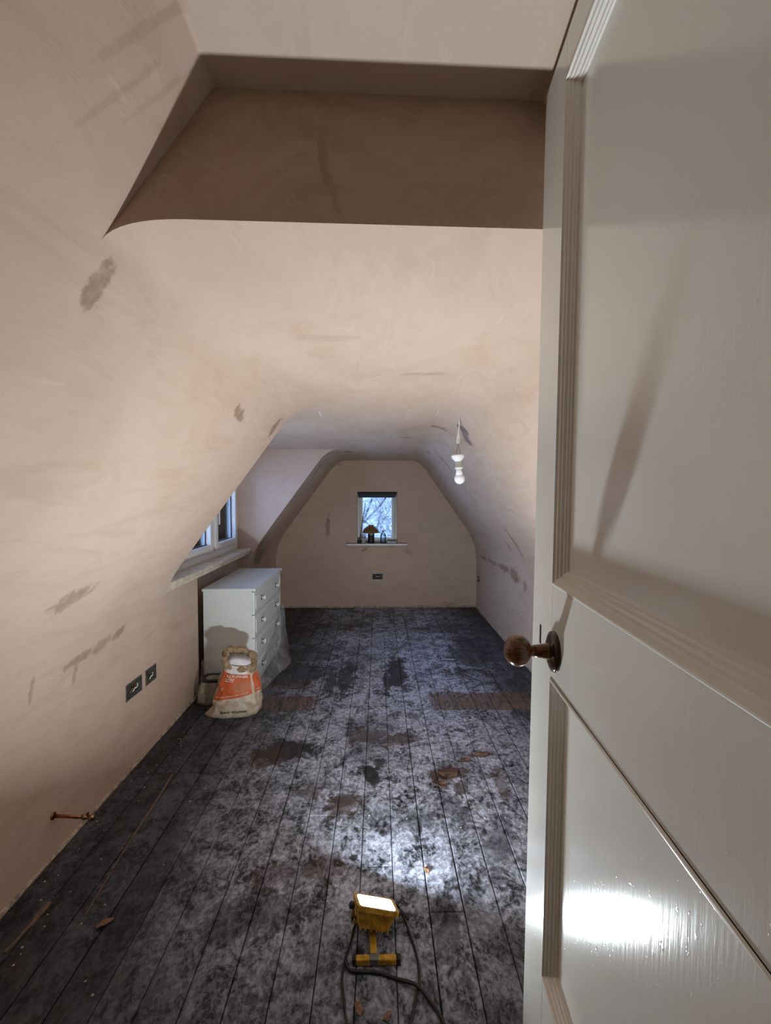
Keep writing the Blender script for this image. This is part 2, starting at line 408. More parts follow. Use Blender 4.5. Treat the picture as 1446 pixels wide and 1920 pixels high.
# the step between the two ceilings
lo = [(p.x, p.y) for p in profile(YH,-1)[-9:]]; ro = [(p.x, p.y) for p in profile(YH,1)[-9:]][::-1]
bot = lo + [(lerp(lo[-1][0], ro[0][0], t), ceil_z(YH)) for t in frange(0,1,8)[1:-1]] + ro
top = [(p.x,p.y) for p in profile(YH,-1,ZU)[-9:]] + [(p.x,p.y) for p in profile(YH,1,ZU)[-9:]][::-1]
V = [(x, YH+hy(x,YH), z) for x,z in bot] + [(x, YH+hy(x,YH), z) for x,z in reversed(top)]
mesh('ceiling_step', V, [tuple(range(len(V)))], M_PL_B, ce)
# dormer ceiling, level with the room's
zc0, zc1 = ceil_z(YD0), ceil_z(YD1)
rows = []
for y in frange(YD0, YD1, 6):
    e = cx(y,-1); rows.append([(XW-.1, y, e.y), (lerp(XW-.1,e.x,.5), y, e.y), (e.x, y, e.y)])
loft('dormer_ceiling', rows, M_PL_C, ce, True, False, True)

wf = empty('wall_far'); tag(wf, kind='structure')
L_ = [(p.x,p.y) for p in profile(YF,-1)]; R_ = [(p.x,p.y) for p in profile(YF,1)]
WX0, WX1, WZ0, WZ1 = -.243, .213, .735, 1.318
def wall_with_hole(name, y, outline, hole, mat, parent):
    bm = bmesh.new()
    def loop(P):
        v = [bm.verts.new((x,y,z)) for x,z in P]; return [bm.edges.new((v[i], v[(i+1)%len(v)])) for i in range(len(v))]
    es = loop(outline)+loop(hole)
    bmesh.ops.triangle_fill(bm, edges=es, use_beauty=True, use_dissolve=False, normal=(0,-1,0))
    return from_bm(name, bm, mat, parent)
wall_with_hole('gable_plaster', YF, L_+R_[::-1], [(WX0,WZ0),(WX1,WZ0),(WX1,WZ1),(WX0,WZ1)], M_PL_F, wf)
rv = .14
boxes('window_reveal', [((WX0-.02,YF+.001,WZ0),(WX0,YF+rv,WZ1)), ((WX1,YF+.001,WZ0),(WX1+.02,YF+rv,WZ1)),
      ((WX0-.02,YF+.001,WZ1),(WX1+.02,YF+rv,WZ1+.02)), ((WX0-.02,YF+.001,WZ0-.02),(WX1+.02,YF+rv,WZ0))], M_PL_F, wf)

# wall with the doorway the picture is taken through, and the landing behind it
wb = empty('wall_back'); tag(wb, kind='structure')
DX0, DX1 = -.53, .275
boxes('doorway_plaster', [((-1.5,-.02,-.02),(DX0-.04,YB,2.2)), ((DX1+.04,-.02,-.02),(1.5,YB,2.2))], M_PL_F, wb)
boxes('landing_walls', [((-1.3,-1.5,-.02),(-1.2,-.02,2.2)), ((1.2,-1.5,-.02),(1.3,-.02,2.2)), ((-1.3,-1.6,-.02),(1.3,-1.5,2.2)), ((-1.3,-1.6,ZU),(1.3,YB,ZU+.1))], M_PL_F, wb)
t1 = empty('trim_1'); tag(t1, kind='structure')
boxes('door_jamb', [((DX0-.04,-.02,0),(DX0,YB+.012,ZU)), ((DX1+.002,-.02,0),(DX1+.04,YB-.02,ZU))], M_DOOR, t1)

# ------------------------------------------------------------------ floor of single boards
fl = empty('floor'); tag(fl, kind='structure')
box('subfloor', (-1.35,-1.6,-.05), (1.3,YF+.05,-.016), M_GAP, fl)
BW = .1095; X0 = .048
def board_mesh(x0, x1, y0, y1):
    bm = bmesh.new(); bm_box(bm, (x0,y0,-.022), (x1,y1,0), .0022)
    me = bpy.data.meshes.new('floorboard'); bm.to_mesh(me); bm.free(); me.materials.append(M_FLOOR); return me
for k in range(-13, 11):
    xa = X0+BW*k; xb = xa+BW
    xa = max(xa, XW-.002); xb = min(xb, XR-.004)
    if xb-xa < .02: continue
    xm = (xa+xb)/2
    cuts = [.05]
    if xm < -.30: cuts += [2.21 + (.03 if xm > -.5 else 0)]
    elif -.06 < xm < .05: cuts += [1.635, 2.61]
    else: cuts += [R.choice([1.45,1.9,2.3,2.61,3.1])]
    cuts += [R.choice([3.5,3.9,4.2,4.5]), YF-.004]
    g = R.uniform(.0008,.0022)
    for y0, y1 in zip(cuts, cuts[1:]):
        if xm < XL and y0 < YREC:
            y0 = YREC+.003
            if y1 <= y0: continue
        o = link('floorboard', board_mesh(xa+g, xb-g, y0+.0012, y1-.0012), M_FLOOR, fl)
        o.location.z = R.uniform(-.0015,.0006)
box('landing_floor', (-1.2,-1.5,-.02), (1.2,.048,0), M_FLOOR, fl)

# ragged plaster edge along the foot of the walls
def ragged(name, pts, nrm, h, mat):
    V = []; n = len(pts); nv = Vector(nrm)
    for i, p in enumerate(pts):
        p = Vector(p); a = noise.noise(p*3.1); b = noise.noise(p*7.3+Vector((5,5,5)))
        hh = h*(1+.5*a+.5*b); dd = .006*(1+.8*b)
        V += [p, p+nv*dd*1.4, p+nv*dd+Vector((0,0,hh)), p+Vector((0,0,hh*1.15))]
    return loft(name, [V[i*4:i*4+4] for i in range(n)], mat, None, False)
tag(ragged('baseboard_left', [(XL,y,.0005) for y in frange(YB+.02,YREC,150)], (1,0,0), .008, M_EDGE), kind='structure')
tag(ragged('baseboard_right', [(XR,y,.0005) for y in frange(YB+.02,YF-.01,200)], (-1,0,0), .008, M_EDGE), kind='structure')
tag(ragged('baseboard_far', [(x,YF,.0005) for x in frange(XL+.01,XR-.01,130)], (0,-1,0), .014, M_EDGE), kind='structure')

# ------------------------------------------------------------------ the panelled door, open into the room
dr = empty('door_1'); tag(dr, kind='structure')
DA = math.atan(.072)
# local frame: +x = towards the hinge (towards the camera), +y = out of the visible face (to the left), z = up
MD = Matrix.Translation((.2195+.072*.864, .864, 0)) @ Matrix(((-math.sin(DA), -math.cos(DA), 0, 0), (-math.cos(DA), math.sin(DA), 0, 0), (0,0,1,0), (0,0,0,1)))
LEAN = Matrix.Translation((0,0,1.2)) @ Matrix.Rotation(math.radians(.75), 4, 'X') @ Matrix.Translation((0,0,-1.2))
dr.matrix_world = MD @ LEAN
DW, DT, DH = .765, .042, 1.990
ST = .118
PZ = [(.520,1.010), (1.157,1.922)]
# the matrix is a reflection-free frame (checked by its determinant), so boxes keep outward faces
def dbox(name, a, b, mat=None, bev=.0015): return box(name, a, b, mat or M_DOOR, dr, bev, 2)
dbox('stile', (0,-DT,.006), (ST,0,DH)); dbox('stile', (DW-ST,-DT,.006), (DW,0,DH))
for z0, z1 in ((.006,PZ[0][0]), (PZ[0][1],PZ[1][0]), (PZ[1][1],DH)): dbox('rail', (ST,-DT,z0), (DW-ST,0,z1), None, .0006)
PD = .0165
for z0, z1 in PZ:
    dbox('panel', (ST-.004,-DT+.012,z0-.004), (DW-ST+.004,-PD,z1+.004), None, 0)
    prof = [(0,.0008), (.002,.0022), (.004,.0022), (.0055,-.001), (.010,-.002), (.0115,-.0050), (.015,-.0055), (.0165,-.0095), (.0205,-.0100), (.022,-.0130), (.0245,-.0132), (.025,-PD)]
    a0, a1 = ST, DW-ST
    def ring(o): return [(a0+o, z0+o), (a1-o, z0+o), (a1-o, z1-o), (a0+o, z1-o)]
    for sdx in range(4):
        rows = [[(ring(o)[k][0], d, ring(o)[k][1]) for k in (sdx, (sdx+1)%4)] for o, d in prof]
        m = loft('moulding', rows, M_MOULD, dr, False, False, True)
def lathe_y(name, prof, mat, parent, c, n=28):
    M = Matrix.Translation(c) @ Matrix.Rotation(-math.pi/2, 4, 'X')
    return lathe(name, prof, mat, parent, n, M)
KC = (.138, 0, 1.058)
kn = lathe_y('knob', [(0,.032),(.009,.032),(.0085,.036),(.010,.040)] + [(.0245*math.sin(a), .056-.0215*math.cos(a)) for a in frange(.5, math.pi, 14)], M_KNOB, dr, KC)
kn['label'] = 'round varnished wooden knob'
lathe_y('neck', [(.0135,.004),(.0125,.012),(.0105,.022),(.0088,.033)], M_KNOB, kn, KC)
lathe_y('rose', [(.031,0),(.031,.003),(.0295,.006),(.022,.009),(.014,.011),(.002,.0115)], M_ROSE, kn, KC)
box('keyhole', (.049,-.001,1.044), (.0585,.0006,1.076), M_BLACK, dr, .0004)
for z in (.3, 1.75):
    h = boxes('hinge', [((DW-.002,-.012,z),(DW+.006,.006,z+.09))], M_STEEL, dr, .001)

# ------------------------------------------------------------------ gable window
w1 = empty('window_1'); tag(w1, kind='structure')
fy0, fy1 = YF+.085, YF+.135
def frame_boxes(x0,x1,z0,z1,w,y0,y1): return [((x0,y0,z0),(x0+w,y1,z1)), ((x1-w,y0,z0),(x1,y1,z1)), ((x0+w,y0,z0),(x1-w,y1,z0+w)), ((x0+w,y0,z1-w),(x1-w,y1,z1))]
boxes('window_frame', frame_boxes(WX0,WX1,WZ0,WZ1,.030,fy0,fy1), M_UPVC, w1, .003)
boxes('casement', frame_boxes(WX0+.031,WX1-.031,WZ0+.0305,WZ1-.031,.030,fy0-.012,fy1-.01), M_UPVC, w1, .004)
box('pane', (WX0+.055,fy0+.014,WZ0+.055), (WX1-.055,fy0+.020,WZ1-.055), M_GLASS, w1)
boxes('window_handle', [((-.03,fy0-.034,WZ0+.052),(.07,fy0-.022,WZ0+.062)), ((-.03,fy0-.03,WZ0+.052),(-.016,fy0-.010,WZ0+.062))], M_UPVC, w1, .002)
t2 = box('trim_2', (-.363,YF-.055,.712), (.322,YF+.088,.7345), M_UPVC, None, .005, 2); tag(t2, kind='structure')
bl = empty('roller_blind', (0,YF+.03,WZ1)); tag(bl, 'dark grey roller blind rolled up at the head of the gable window', 'blind')
tube('blind_roll', [(WX0+.008,0,-.026),(WX1-.008,0,-.026)], .019, M_DARKGREY, bl, 14)
box('bottom_bar', (WX0+.012,-.012,-.066), (WX1-.012,.006,-.048), M_BLACK, bl, .003)
box('hanging_fabric', (WX0+.012,-.0192,-.052), (WX1-.012,-.0172,-.026), M_DARKGREY, bl)
tube('pull_chain', smooth_path([(WX1-.014,-.02,-.03),(WX1-.016,-.02,-.25),(WX1-.026,-.02,-.46),(WX1-.022,-.016,-.25),(WX1-.020,-.016,-.03)],5), .0018, M_WIRE, bl, 5)

# ------------------------------------------------------------------ things on the gable sill
SZ = .7355
lp = empty('mushroom_lamp', (-.085,YF+.010,SZ)); tag(lp, 'small black table lamp with tan dome shade on the gable sill', 'lamp')
lathe('base', [(.036,0),(.038,.004),(.038,.10),(.034,.108),(.012,.112)], M_BLACK, lp)
lathe('stem', [(.010,.108),(.010,.150),(.008,.175)], M_BLACK, lp, 12)
M_SHADE = simple('tan_lamp_shade', (0.24,0.15,0.055), .6)
lathe('shade', [(.098,.118),(.096,.122),(.082,.155),(.058,.182),(.034,.196),(.032,.197),(.033,.205),(.0,.206)], M_SHADE, lp, 28)
box('base_label', (-.012,-.0405,.092), (.018,-.0375,.122), simple('cream_label', (.62,.58,.42), .6), lp, .001)
jr = empty('glass_jar', (-.172,YF+.005,SZ)); tag(jr, 'pale squat jar with a lid left of the dome lamp', 'jar')
lathe('jar_body', [(.026,0),(.030,.006),(.030,.055),(.025,.062)], simple('pale_jar', (.55,.53,.55), .25), jr, 18)
lathe('lid', [(.029,.0625),(.029,.078),(.026,.081),(0,.081)], simple('grey_jar_lid', (.30,.36,.38), .35), jr, 18)
pot = empty('black_tub', (-.213,YF-.015,SZ)); tag(pot, 'small black tub at the left end of the gable window', 'tub')
lathe('tub_body', [(.020,0),(.022,.004),(.024,.028),(.022,.030)], M_BLACK, pot, 16); lathe('lid', [(.025,.0305),(.025,.038),(0,.039)], M_DARKGREY, pot, 16)
rod = tube('thin_rod', [(-.218,YF+.018,SZ+.003),(-.150,YF+.068,SZ+.46)], .0042, M_BLACK, None, 8); tag(rod, 'thin black rod leaning against the gable window frame', 'rod')
bt = empty('clear_bottle', (.052,YF+.015,SZ)); tag(bt, 'clear plastic bottle on the gable sill right of the lamp', 'bottle')
lathe('bottle_body', [(.028,0),(.032,.005),(.032,.085),(.026,.105),(.012,.120),(.012,.130)], M_BOTTLE, bt, 20)
lathe('cap', [(.0135,.1305),(.0135,.146),(0,.147)], simple('pale_blue_cap', (.5,.62,.78), .4), bt, 14)
tr = box('clear_tray', (.098,YF-.030,SZ), (.200,YF+.030,SZ+.022), simple('grey_tray', (.32,.35,.42), .3), None, .004); tag(tr, 'flat grey case lying at the right end of the gable sill', 'case')

# ------------------------------------------------------------------ dormer window
w2 = empty('window_2'); tag(w2, kind='structure')
xf0, xf1 = XW-.075, XW-.008
zf0, zf1 = .815, 1.60
ya, yb, ym = YD0+.02, YD1-.002, 3.66
box('wall_over_window', (XW-.09,YD0,zf1), (XW,YD1,ceil_z(YD0)), M_PL_CHEEK, w2)
def yframe(y0,y1,z0,z1,w,x0,x1): return [((x0,y0,z0),(x1,y0+w,z1)), ((x0,y1-w,z0),(x1,y1,z1)), ((x0,y0+w,z0),(x1,y1-w,z0+w)), ((x0,y0+w,z1-w),(x1,y1-w,z1))]
boxes('window_frame', yframe(ya,yb,zf0,zf1,.045,xf0,xf1)+[((xf0,ym-.03,zf0+.045),(xf1,ym+.03,zf1-.045))], M_UPVC, w2, .003)
for y0, y1 in ((ya+.047,ym-.032), (ym+.032,yb-.047)):
    c = boxes('casement', yframe(y0,y1,zf0+.047,zf1-.047,.052,xf0+.004,xf1+.014), M_UPVC, w2, .005)
    box('pane', (xf0+.03,y0+.048,zf0+.095), (xf0+.036,y1-.048,zf1-.095), M_GLASS, c)
    boxes('gasket', yframe(y0+.050,y1-.050,zf0+.097,zf1-.097,.006,xf0+.036,xf0+.044), M_BLACK, c)
    yh = y0+.026
    boxes('handle', [((xf1+.014,yh-.008,1.16),(xf1+.03,yh+.008,1.19)), ((xf1+.026,yh-.007,1.06),(xf1+.036,yh+.007,1.19))], M_UPVC, c, .002)
t3 = empty('trim_3'); tag(t3, kind='structure')
box('frame_packer', (XW-.09,YD0+.002,ZS-.02), (XW-.006,YD1-.002,.8155), M_UPVC, t3)
box('sill_board', (XW-.005,YD0+.002,ZS+.001), (XL+.030,YD1-.002,ZS+.028), M_SILL, t3, .003)
box('sill_nosing', (XL+.004,YD0+.04,ZS-.022), (XL+.020,YD1-.03,ZS+.0005), M_SILL, t3, .003)

# ------------------------------------------------------------------ open socket boxes in the plaster
M_BOXIN = simple('dim_galvanised_box', (0.06,0.06,0.055), .6, 0, .3, 50)
def back_box(name, M, w, h, wires, label, group=None):
    e = empty(name); e.matrix_world = M        # local x = along wall, y = out of wall, z = up
    tag(e, label, 'socket box', group)
    d = .0015
    boxes('rim', [((-w/2,-.002,-h/2),(-w/2+.004,d,h/2)), ((w/2-.004,-.002,-h/2),(w/2,d,h/2)), ((-w/2+.004,-.002,-h/2),(w/2-.004,d,-h/2+.004)), ((-w/2+.004,-.002,h/2-.004),(w/2-.004,d,h/2))], M_STEEL, e)
    box('box_back', (-w/2+.004,-.002,-h/2+.004), (w/2-.004,.0003,h/2-.004), M_BOXIN, e)
    rr = random.Random(len(name)+wires)
    for i in range(wires):
        x0 = rr.uniform(-w*.3,w*.1); z0 = rr.uniform(-h*.15,h*.3)
        tube('wire', smooth_path([(x0,.001,z0),(x0+w*.12,.008,z0-h*.15),(x0+w*.28,.010,z0-h*.1),(x0+w*.35,.005,z0-h*.28)],4), .0028, [M_WIRE, M_COPPER, M_DARKGREY][i%3], e, 6)
    return e
def wall_frame(p, out):                       # out = unit vector off the wall
    o = Vector(out); z = Vector((0,0,1)); x = o.cross(z)
    return Matrix.Translation(p) @ Matrix((x, o, z)).transposed().to_4x4()
back_box('socket_box', wall_frame((-.012,YF-.001,.355),(0,-1,0)), .125, .072, 3, 'open double socket box with loose wires in the gable wall')
back_box('socket_box', wall_frame((XL+.001,2.28,.375),(1,0,0)), .150, .078, 3, 'open socket box low on the left wall, nearer the camera')
back_box('socket_box', wall_frame((XL+.001,2.45,.375),(1,0,0)), .115, .078, 1, 'open socket box low on the left wall, nearer the chest')
back_box('socket_box', wall_frame((XR-.001,5.33,.345),(-1,0,0)), .11, .070, 2, 'small socket box on the right wall next to the gable wall')

# ------------------------------------------------------------------ bare bulb hanging from its flex
pb = empty('hanging_bulb', (.442,2.64,1.69)); tag(pb, 'bare white bulb in a batten holder hanging from loose ceiling wires', 'light fitting')
tube('flex', smooth_path([(0,0,.012),(-.002,0,-.02),(-.006,0,-.055),(-.012,-.004,-.085),(-.014,-.004,-.112),(-.010,-.003,-.118),(-.004,-.002,-.108),(-.003,0,-.085),(-.006,0,-.055)],5), .0028, M_WIRE, pb, 6)
tube('flex_core', smooth_path([(-.009,-.002,-.112),(-.012,0,-.14),(-.016,0,-.165),(-.012,0,-.185)],4), .0012, M_COPPER, pb, 5)
tube('flex_core', smooth_path([(-.006,-.002,-.108),(-.004,0,-.14),(.002,0,-.165),(-.002,0,-.185)],4), .0012, M_COPPER, pb, 5)
MB = Matrix.Translation((-.010,0,-.18)) @ Matrix.Rotation(math.radians(-5), 4, 'Y')
def bl_(name, prof, mat, n=24): return lathe(name, prof, mat, pb, n, MB)
bl_('batten_base', [(.0,0),(.035,0),(.036,-.004),(.035,-.016),(.020,-.032),(.0165,-.036)], M_CERAMIC)
bl_('lamp_holder', [(.0165,-.036),(.0165,-.066),(.0225,-.067),(.0225,-.076),(.0165,-.078)], M_WIRE)
bl_('bulb', [(.0155,-.078),(.0165,-.092),(.021,-.108)] + [(.0295*math.sin(a), -.131+.0295*math.cos(a)) for a in frange(.72, math.pi-.02, 12)], M_BULB)

# ------------------------------------------------------------------ chest of drawers
ch = empty('chest_of_drawers', (-.985,3.16,0)); tag(ch, 'white chest of drawers below the dormer window', 'chest of drawers')
cw, cl, chh = .335, .85, .676      # depth (x), length (y), height
xa, xb = -cw/2, cw/2
boxes('carcass', [((xa,0,.0),(xb-.018,.018,chh-.02)), ((xa,cl-.018,0),(xb-.018,cl,chh-.02)), ((xa,.018,.03),(xa+.008,cl-.018,chh-.02)), ((xa,.018,.03),(xb-.03,cl-.018,.045)), ((xb-.03,.018,0),(xb-.018,cl-.018,.03))], M_WHITE, ch, .001)
box('top_board', (xa-.006,-.012,chh-.02), (xb+.012,cl+.012,chh), M_WHITE, ch, .006, 3)
nd = 4; z0 = .034; dh = (chh-.024-z0)/nd
kprof = [(.0,.0),(.011,.0),(.011,.003),(.005,.004),(.005,.012),(.013,.016),(.0165,.022),(.013,.028),(.006,.031),(.001,.0315)]
for i in range(nd):
    za = z0+dh*i+.002; zb = z0+dh*(i+1)-.002
    d = box('drawer', (xb-.019,.001,za), (xb,cl-.001,zb), M_WHITE, ch, .004, 2)
    bm = bmesh.new()
    for a, b in (((xb-.001,.035,za+.028),(xb+.0035,.043,zb-.028)), ((xb-.001,cl-.043,za+.028),(xb+.0035,cl-.035,zb-.028)), ((xb-.001,.043,zb-.036),(xb+.0035,cl-.043,zb-.028)), ((xb-.001,.043,za+.028),(xb+.0035,cl-.043,za+.036))): bm_box(bm, a, b, .001)
    from_bm('drawer_bead', bm, M_WHITE, d)
    for yk in (.20, cl-.20):
        M = Matrix.Translation((xb, yk, (za+zb)/2)) @ Matrix.Rotation(math.pi/2, 4, 'Y')
        k = lathe('knob', kprof, M_CERAMIC, d, 16, M)
        lathe('knob_plate', [(.0,.0002),(.019,.0002),(.019,.0022),(.012,.003)], M_BLACK, d, 16, M)
        lathe('knob_screw', [(.0045,.031),(.0045,.0328),(.001,.0332)], M_BLACK, d, 10, M)

# cloudy polythene still wrapped round the foot of the chest
def film():
    P = []
    c = Vector((-.985,3.16,0))
    path = [(-.168,.35,.10,.02),(-.172,.02,.17,.02),(-.16,-.02,.21,.03),(-.08,-.022,.15,.035),(.02,-.022,.13,.045),(.11,-.022,.17,.05),(.17,-.018,.20,.05),(.185,.05,.13,.07),(.182,.22,.14,.09),(.182,.42,.20,.12),(.182,.60,.27,.13),(.182,.76,.37,.11),(.184,.855,.42,.08),(.15,.88,.34,.05),(.0,.88,.25,.04)]
    sp = smooth_path([(x,y,0) for x,y,h,b in path], 7); hh = smooth_path([(h,b,0) for x,y,h,b in path], 7)
    n = len(sp); rows = []
    for j in range(14):
        t = j/13; row = []
        for i in range(n):
            p = sp[i]; tg = sp[min(i+1,n-1)]-sp[max(i-1,0)]; nn = Vector((tg.y,-tg.x,0)).normalized()
            h, b = hh[i].x, hh[i].y
            h *= 1+.16*noise.noise(Vector((i*.06,2,1)))
            out = .006 + b*(1-t)**1.4*(.75+.5*noise.noise(Vector((i*.07,t*1.3,4)))) + .012*noise.noise(Vector((i*.10,t*1.8,9)))*(1-.3*t)
            out = max(out, .005)
            row.append(c+p+nn*out+Vector((0,0,.002+h*t)))
        rows.append(row)
    return rows
pf = loft('polythene_wrap', film(), M_FILM, None, True); tag(pf, 'cloudy polythene sheet bunched round the foot of the chest', 'plastic sheet')

# ------------------------------------------------------------------ plaster sacks
def sack_mat():
    t = NT('printed_paper_sack'); uv = t.new('ShaderNodeUVMap').outputs[0]
    sp = t.new('ShaderNodeSeparateXYZ'); t.put(sp.inputs[0], uv); u, v = sp.outputs[0], sp.outputs[1]
    n = t.noise(t.pos(), 14, 5, .6, 1.0); n2 = t.noise(t.pos(), 50, 4, .65)
    paper = t.mix(t.ramp(n,.35,.7), (0.60,0.53,0.43), (0.40,0.30,0.19))
    def win(x, a, b, e=.008): return t.math('MULTIPLY', t.ramp(x,a-e,a+e), t.ramp(x,b-e,b+e,1,0))
    edge = t.math('ADD', v, t.math('MULTIPLY', u, -.16))
    band = t.math('MULTIPLY', win(u,-.50,.34), t.math('MULTIPLY', t.ramp(edge,.395,.405), t.ramp(v,.835,.845,1,0)))
    side = t.math('MULTIPLY', win(u,.40,.55), win(v,.46,.80))
    tri = t.math('MULTIPLY', win(u,.43,.52,.004), win(v,.50,.515,.004))
    band = t.math('MAXIMUM', band, t.math('SUBTRACT', side, tri))
    line = t.math('MULTIPLY', win(edge,.445,.455,.003), win(u,-.5,.25))
    band = t.math('SUBTRACT', band, line, 0, True)
    moon = t.math('SQRT', t.math('ADD', t.math('POWER', t.math('MULTIPLY', t.math('SUBTRACT', u, .12), 1.0), 2.0), t.math('POWER', t.math('MULTIPLY', t.math('SUBTRACT', v, .60), 1.45), 2.0)))
    org = t.mix(t.ramp(moon,.17,.19,.7,0), (0.55,0.105,0.028), (0.42,0.16,0.075))
    c = t.mix(t.math('MULTIPLY', band, t.ramp(n2,.25,.45,.55,1)), paper, org)
    c = t.mix(t.math('MULTIPLY', t.ramp(v,.90,.96), .85), c, t.mix(n2, (0.36,0.25,0.14), (0.20,0.12,0.06)))
    t.set(Base_Color=c, Roughness=.6); t.bump(t.math('ADD', n, t.math('MULTIPLY', n2, .4)), .5, .012); return t.m
M_SACK = sack_mat()
M_SACKIN = simple('white_sack_lining', (0.75,0.75,0.78), .5)
M_INK_W = simple('white_ink', (0.80,0.76,0.72), .6); M_INK_K = simple('black_ink', (0.02,0.02,0.02), .6)
SK = empty('plaster_sack', (-.845,2.84,0), .10); tag(SK, 'open paper plaster sack with orange print standing before the white chest', 'sack')
SH = .318
def sack_pt(ang, v, off=0.0):
    w = ftab([(0,.134),(.06,.140),(.3,.134),(.6,.117),(.85,.094),(1,.082)], v)
    d = ftab([(0,.085),(.06,.098),(.3,.105),(.6,.095),(.85,.075),(1,.055)], v)
    ca, sa = math.cos(ang), math.sin(ang)
    q = 2/2.7
    x = w*math.copysign(abs(ca)**q, ca); y = d*math.copysign(abs(sa)**q, sa)
    s = Vector((ca*1.7, sa*1.7, v*3.2))
    k = 1+.10*noise.noise(s*1.3+Vector((3,0,0)))+.06*noise.noise(s*3.1)
    # diagonal creases of a half-empty sack
    k += .018*math.sin(9*ang+7*v)*math.sin(math.pi*min(1,v*1.2))
    k += off/.11
    z = SH*v*(1+.10*math.cos(ang-2.2)*v) 
    xs = .030*math.sin(2.2*v)-.010
    if v < .1 and ca < -.6: x -= .035*(-ca-.6)/.4*(1-v/.1)
    return Vector((x*k+xs, y*k+.012*v, max(z,.0)))
def sack():
    nv, na = 34, 72; rows = []; uvs = []
    for i in range(nv):
        v = i/(nv-1)
        rows.append([sack_pt(2*math.pi*j/na, v) for j in range(na)])
    V = [p for r in rows for p in r]; F = grid_faces(nv, na, True)
    F.append(tuple(range(na))[::-1])
    o = mesh('sack_body', V, F, M_SACK, SK, True)
    uvl = o.data.uv_layers.new(name='UVMap')
    for poly in o.data.polygons:
        for li in poly.loop_indices:
            vi = o.data.loops[li].vertex_index; j = vi % na; i = vi//na
            a = 2*math.pi*j/na; u = math.cos(a)*.55 if math.sin(a) <= .15 else 2.0
            uvl.data[li].uv = (u, i/(nv-1))
    # rolled-down brown collar round the mouth
    rows = []
    for j in range(na):
        a = 2*math.pi*j/na; c = sack_pt(a, 1.0); inw = Vector((c.x-.02, c.y-.01, 0)).normalized()
        r = .018*(1+.6*noise.noise(Vector((math.cos(a)*3,math.sin(a)*3,1))))+.006*max(0,math.cos(a))
        cc = c+Vector((0,0,-.004 + .012*math.sin(a) + .010*noise.noise(Vector((math.cos(a)*2,math.sin(a)*2,7))) - .022*max(0,math.cos(a-5.6))))
        rows.append([cc+inw*r*math.cos(t)+Vector((0,0,r*math.sin(t)*1.1)) for t in [2*math.pi*k/10 for k in range(10)]])
    V = [p for r in rows for p in r]; F = []
    for j in range(na):
        for k in range(10): F.append((j*10+k, ((j+1)%na)*10+k, ((j+1)%na)*10+(k+1)%10, j*10+(k+1)%10))
    M_COL = simple('crumpled_brown_paper', (0.36,0.25,0.14), .75, 0, .2, 50)
    mesh('sack_collar', V, F, M_COL, SK, True)
    rows = []
    for i in range(5):
        s = 1-.05-.15*i; rows.append([Vector((.018,.01,0))*(1-s)+Vector((sack_pt(2*math.pi*j/na,1).x*s, sack_pt(2*math.pi*j/na,1).y*s, sack_pt(2*math.pi*j/na,1).z-.002-.012*i)) for j in range(na)])
    o2 = loft('sack_lining', rows, M_SACKIN, SK, True, True, False, True); 
    # white flap of the lining showing at the front of the torn mouth
    rows = []
    for v in frange(.845,.985,8):
        rows.append([sack_pt(a, v, .0022) for a in frange(math.pi*1.5-.62+.25*(v-.84)*6, math.pi*1.5+.45, 14)])
    loft('torn_mouth', rows, M_SACKIN, SK, True, False, True)
sack()
def sack_text(txt, size, u0, v0, mat, slant=0.0, shear=0.0, name='lettering'):
    cu = bpy.data.curves.new(name, 'FONT'); cu.body = txt; cu.size = 1.0; cu.shear = shear; cu.resolution_u = 3; cu.offset = .018
    ob = bpy.data.objects.new(name, cu); COL.objects.link(ob)
    bpy.context.view_layer.update()
    me = bpy.data.meshes.new_from_object(ob.evaluated_get(bpy.context.evaluated_depsgraph_get()))
    bpy.data.objects.remove(ob, do_unlink=True)
    bm = bmesh.new(); bm.from_mesh(me)
    bmesh.ops.subdivide_edges(bm, edges=[e for e in bm.edges if e.calc_length() > .3], cuts=2)
    bmesh.ops.triangulate(bm, faces=bm.faces[:]); bm.to_mesh(me); bm.free()
    for v in me.vertices:
        x = u0+v.co.x*size; z = v0+v.co.y*size+x*slant      # metres across and up the front
        vv = z/SH; w = .135
        a = math.pi*1.5+math.asin(max(-.98,min(.98,x/w)))
        v.co = sack_pt(a, vv, .0026)
    me.materials.clear()
    return link(name, me, mat, SK)
sack_text('MULTI-FINISH', .0215, -.074, .246, M_INK_W, .05, .25)
def sack_rule(x0, x1, z, h):          # the unreadable small print: two thin rows of white marks
    rows = [[sack_pt(math.pi*1.5+math.asin(x/.135), (z+dz+x*.05)/SH, .0026) for x in frange(x0,x1,6)] for dz in (0,h)]
    loft('small_print', rows, M_INK_W, SK, False, False, True)
for z, L in ((.233, ((-.080,-.060),(-.056,-.040),(-.036,-.012))), (.222, ((-.082,-.054),(-.050,-.032),(-.028,-.018)))):
    for x0, x1 in L: sack_rule(x0, x1, z, .0045)
sack_text('8', .018, -.086, .170, M_INK_W, .05)
sack_text('British Gypsum', .0185, -.058, .036, M_INK_K, .03)
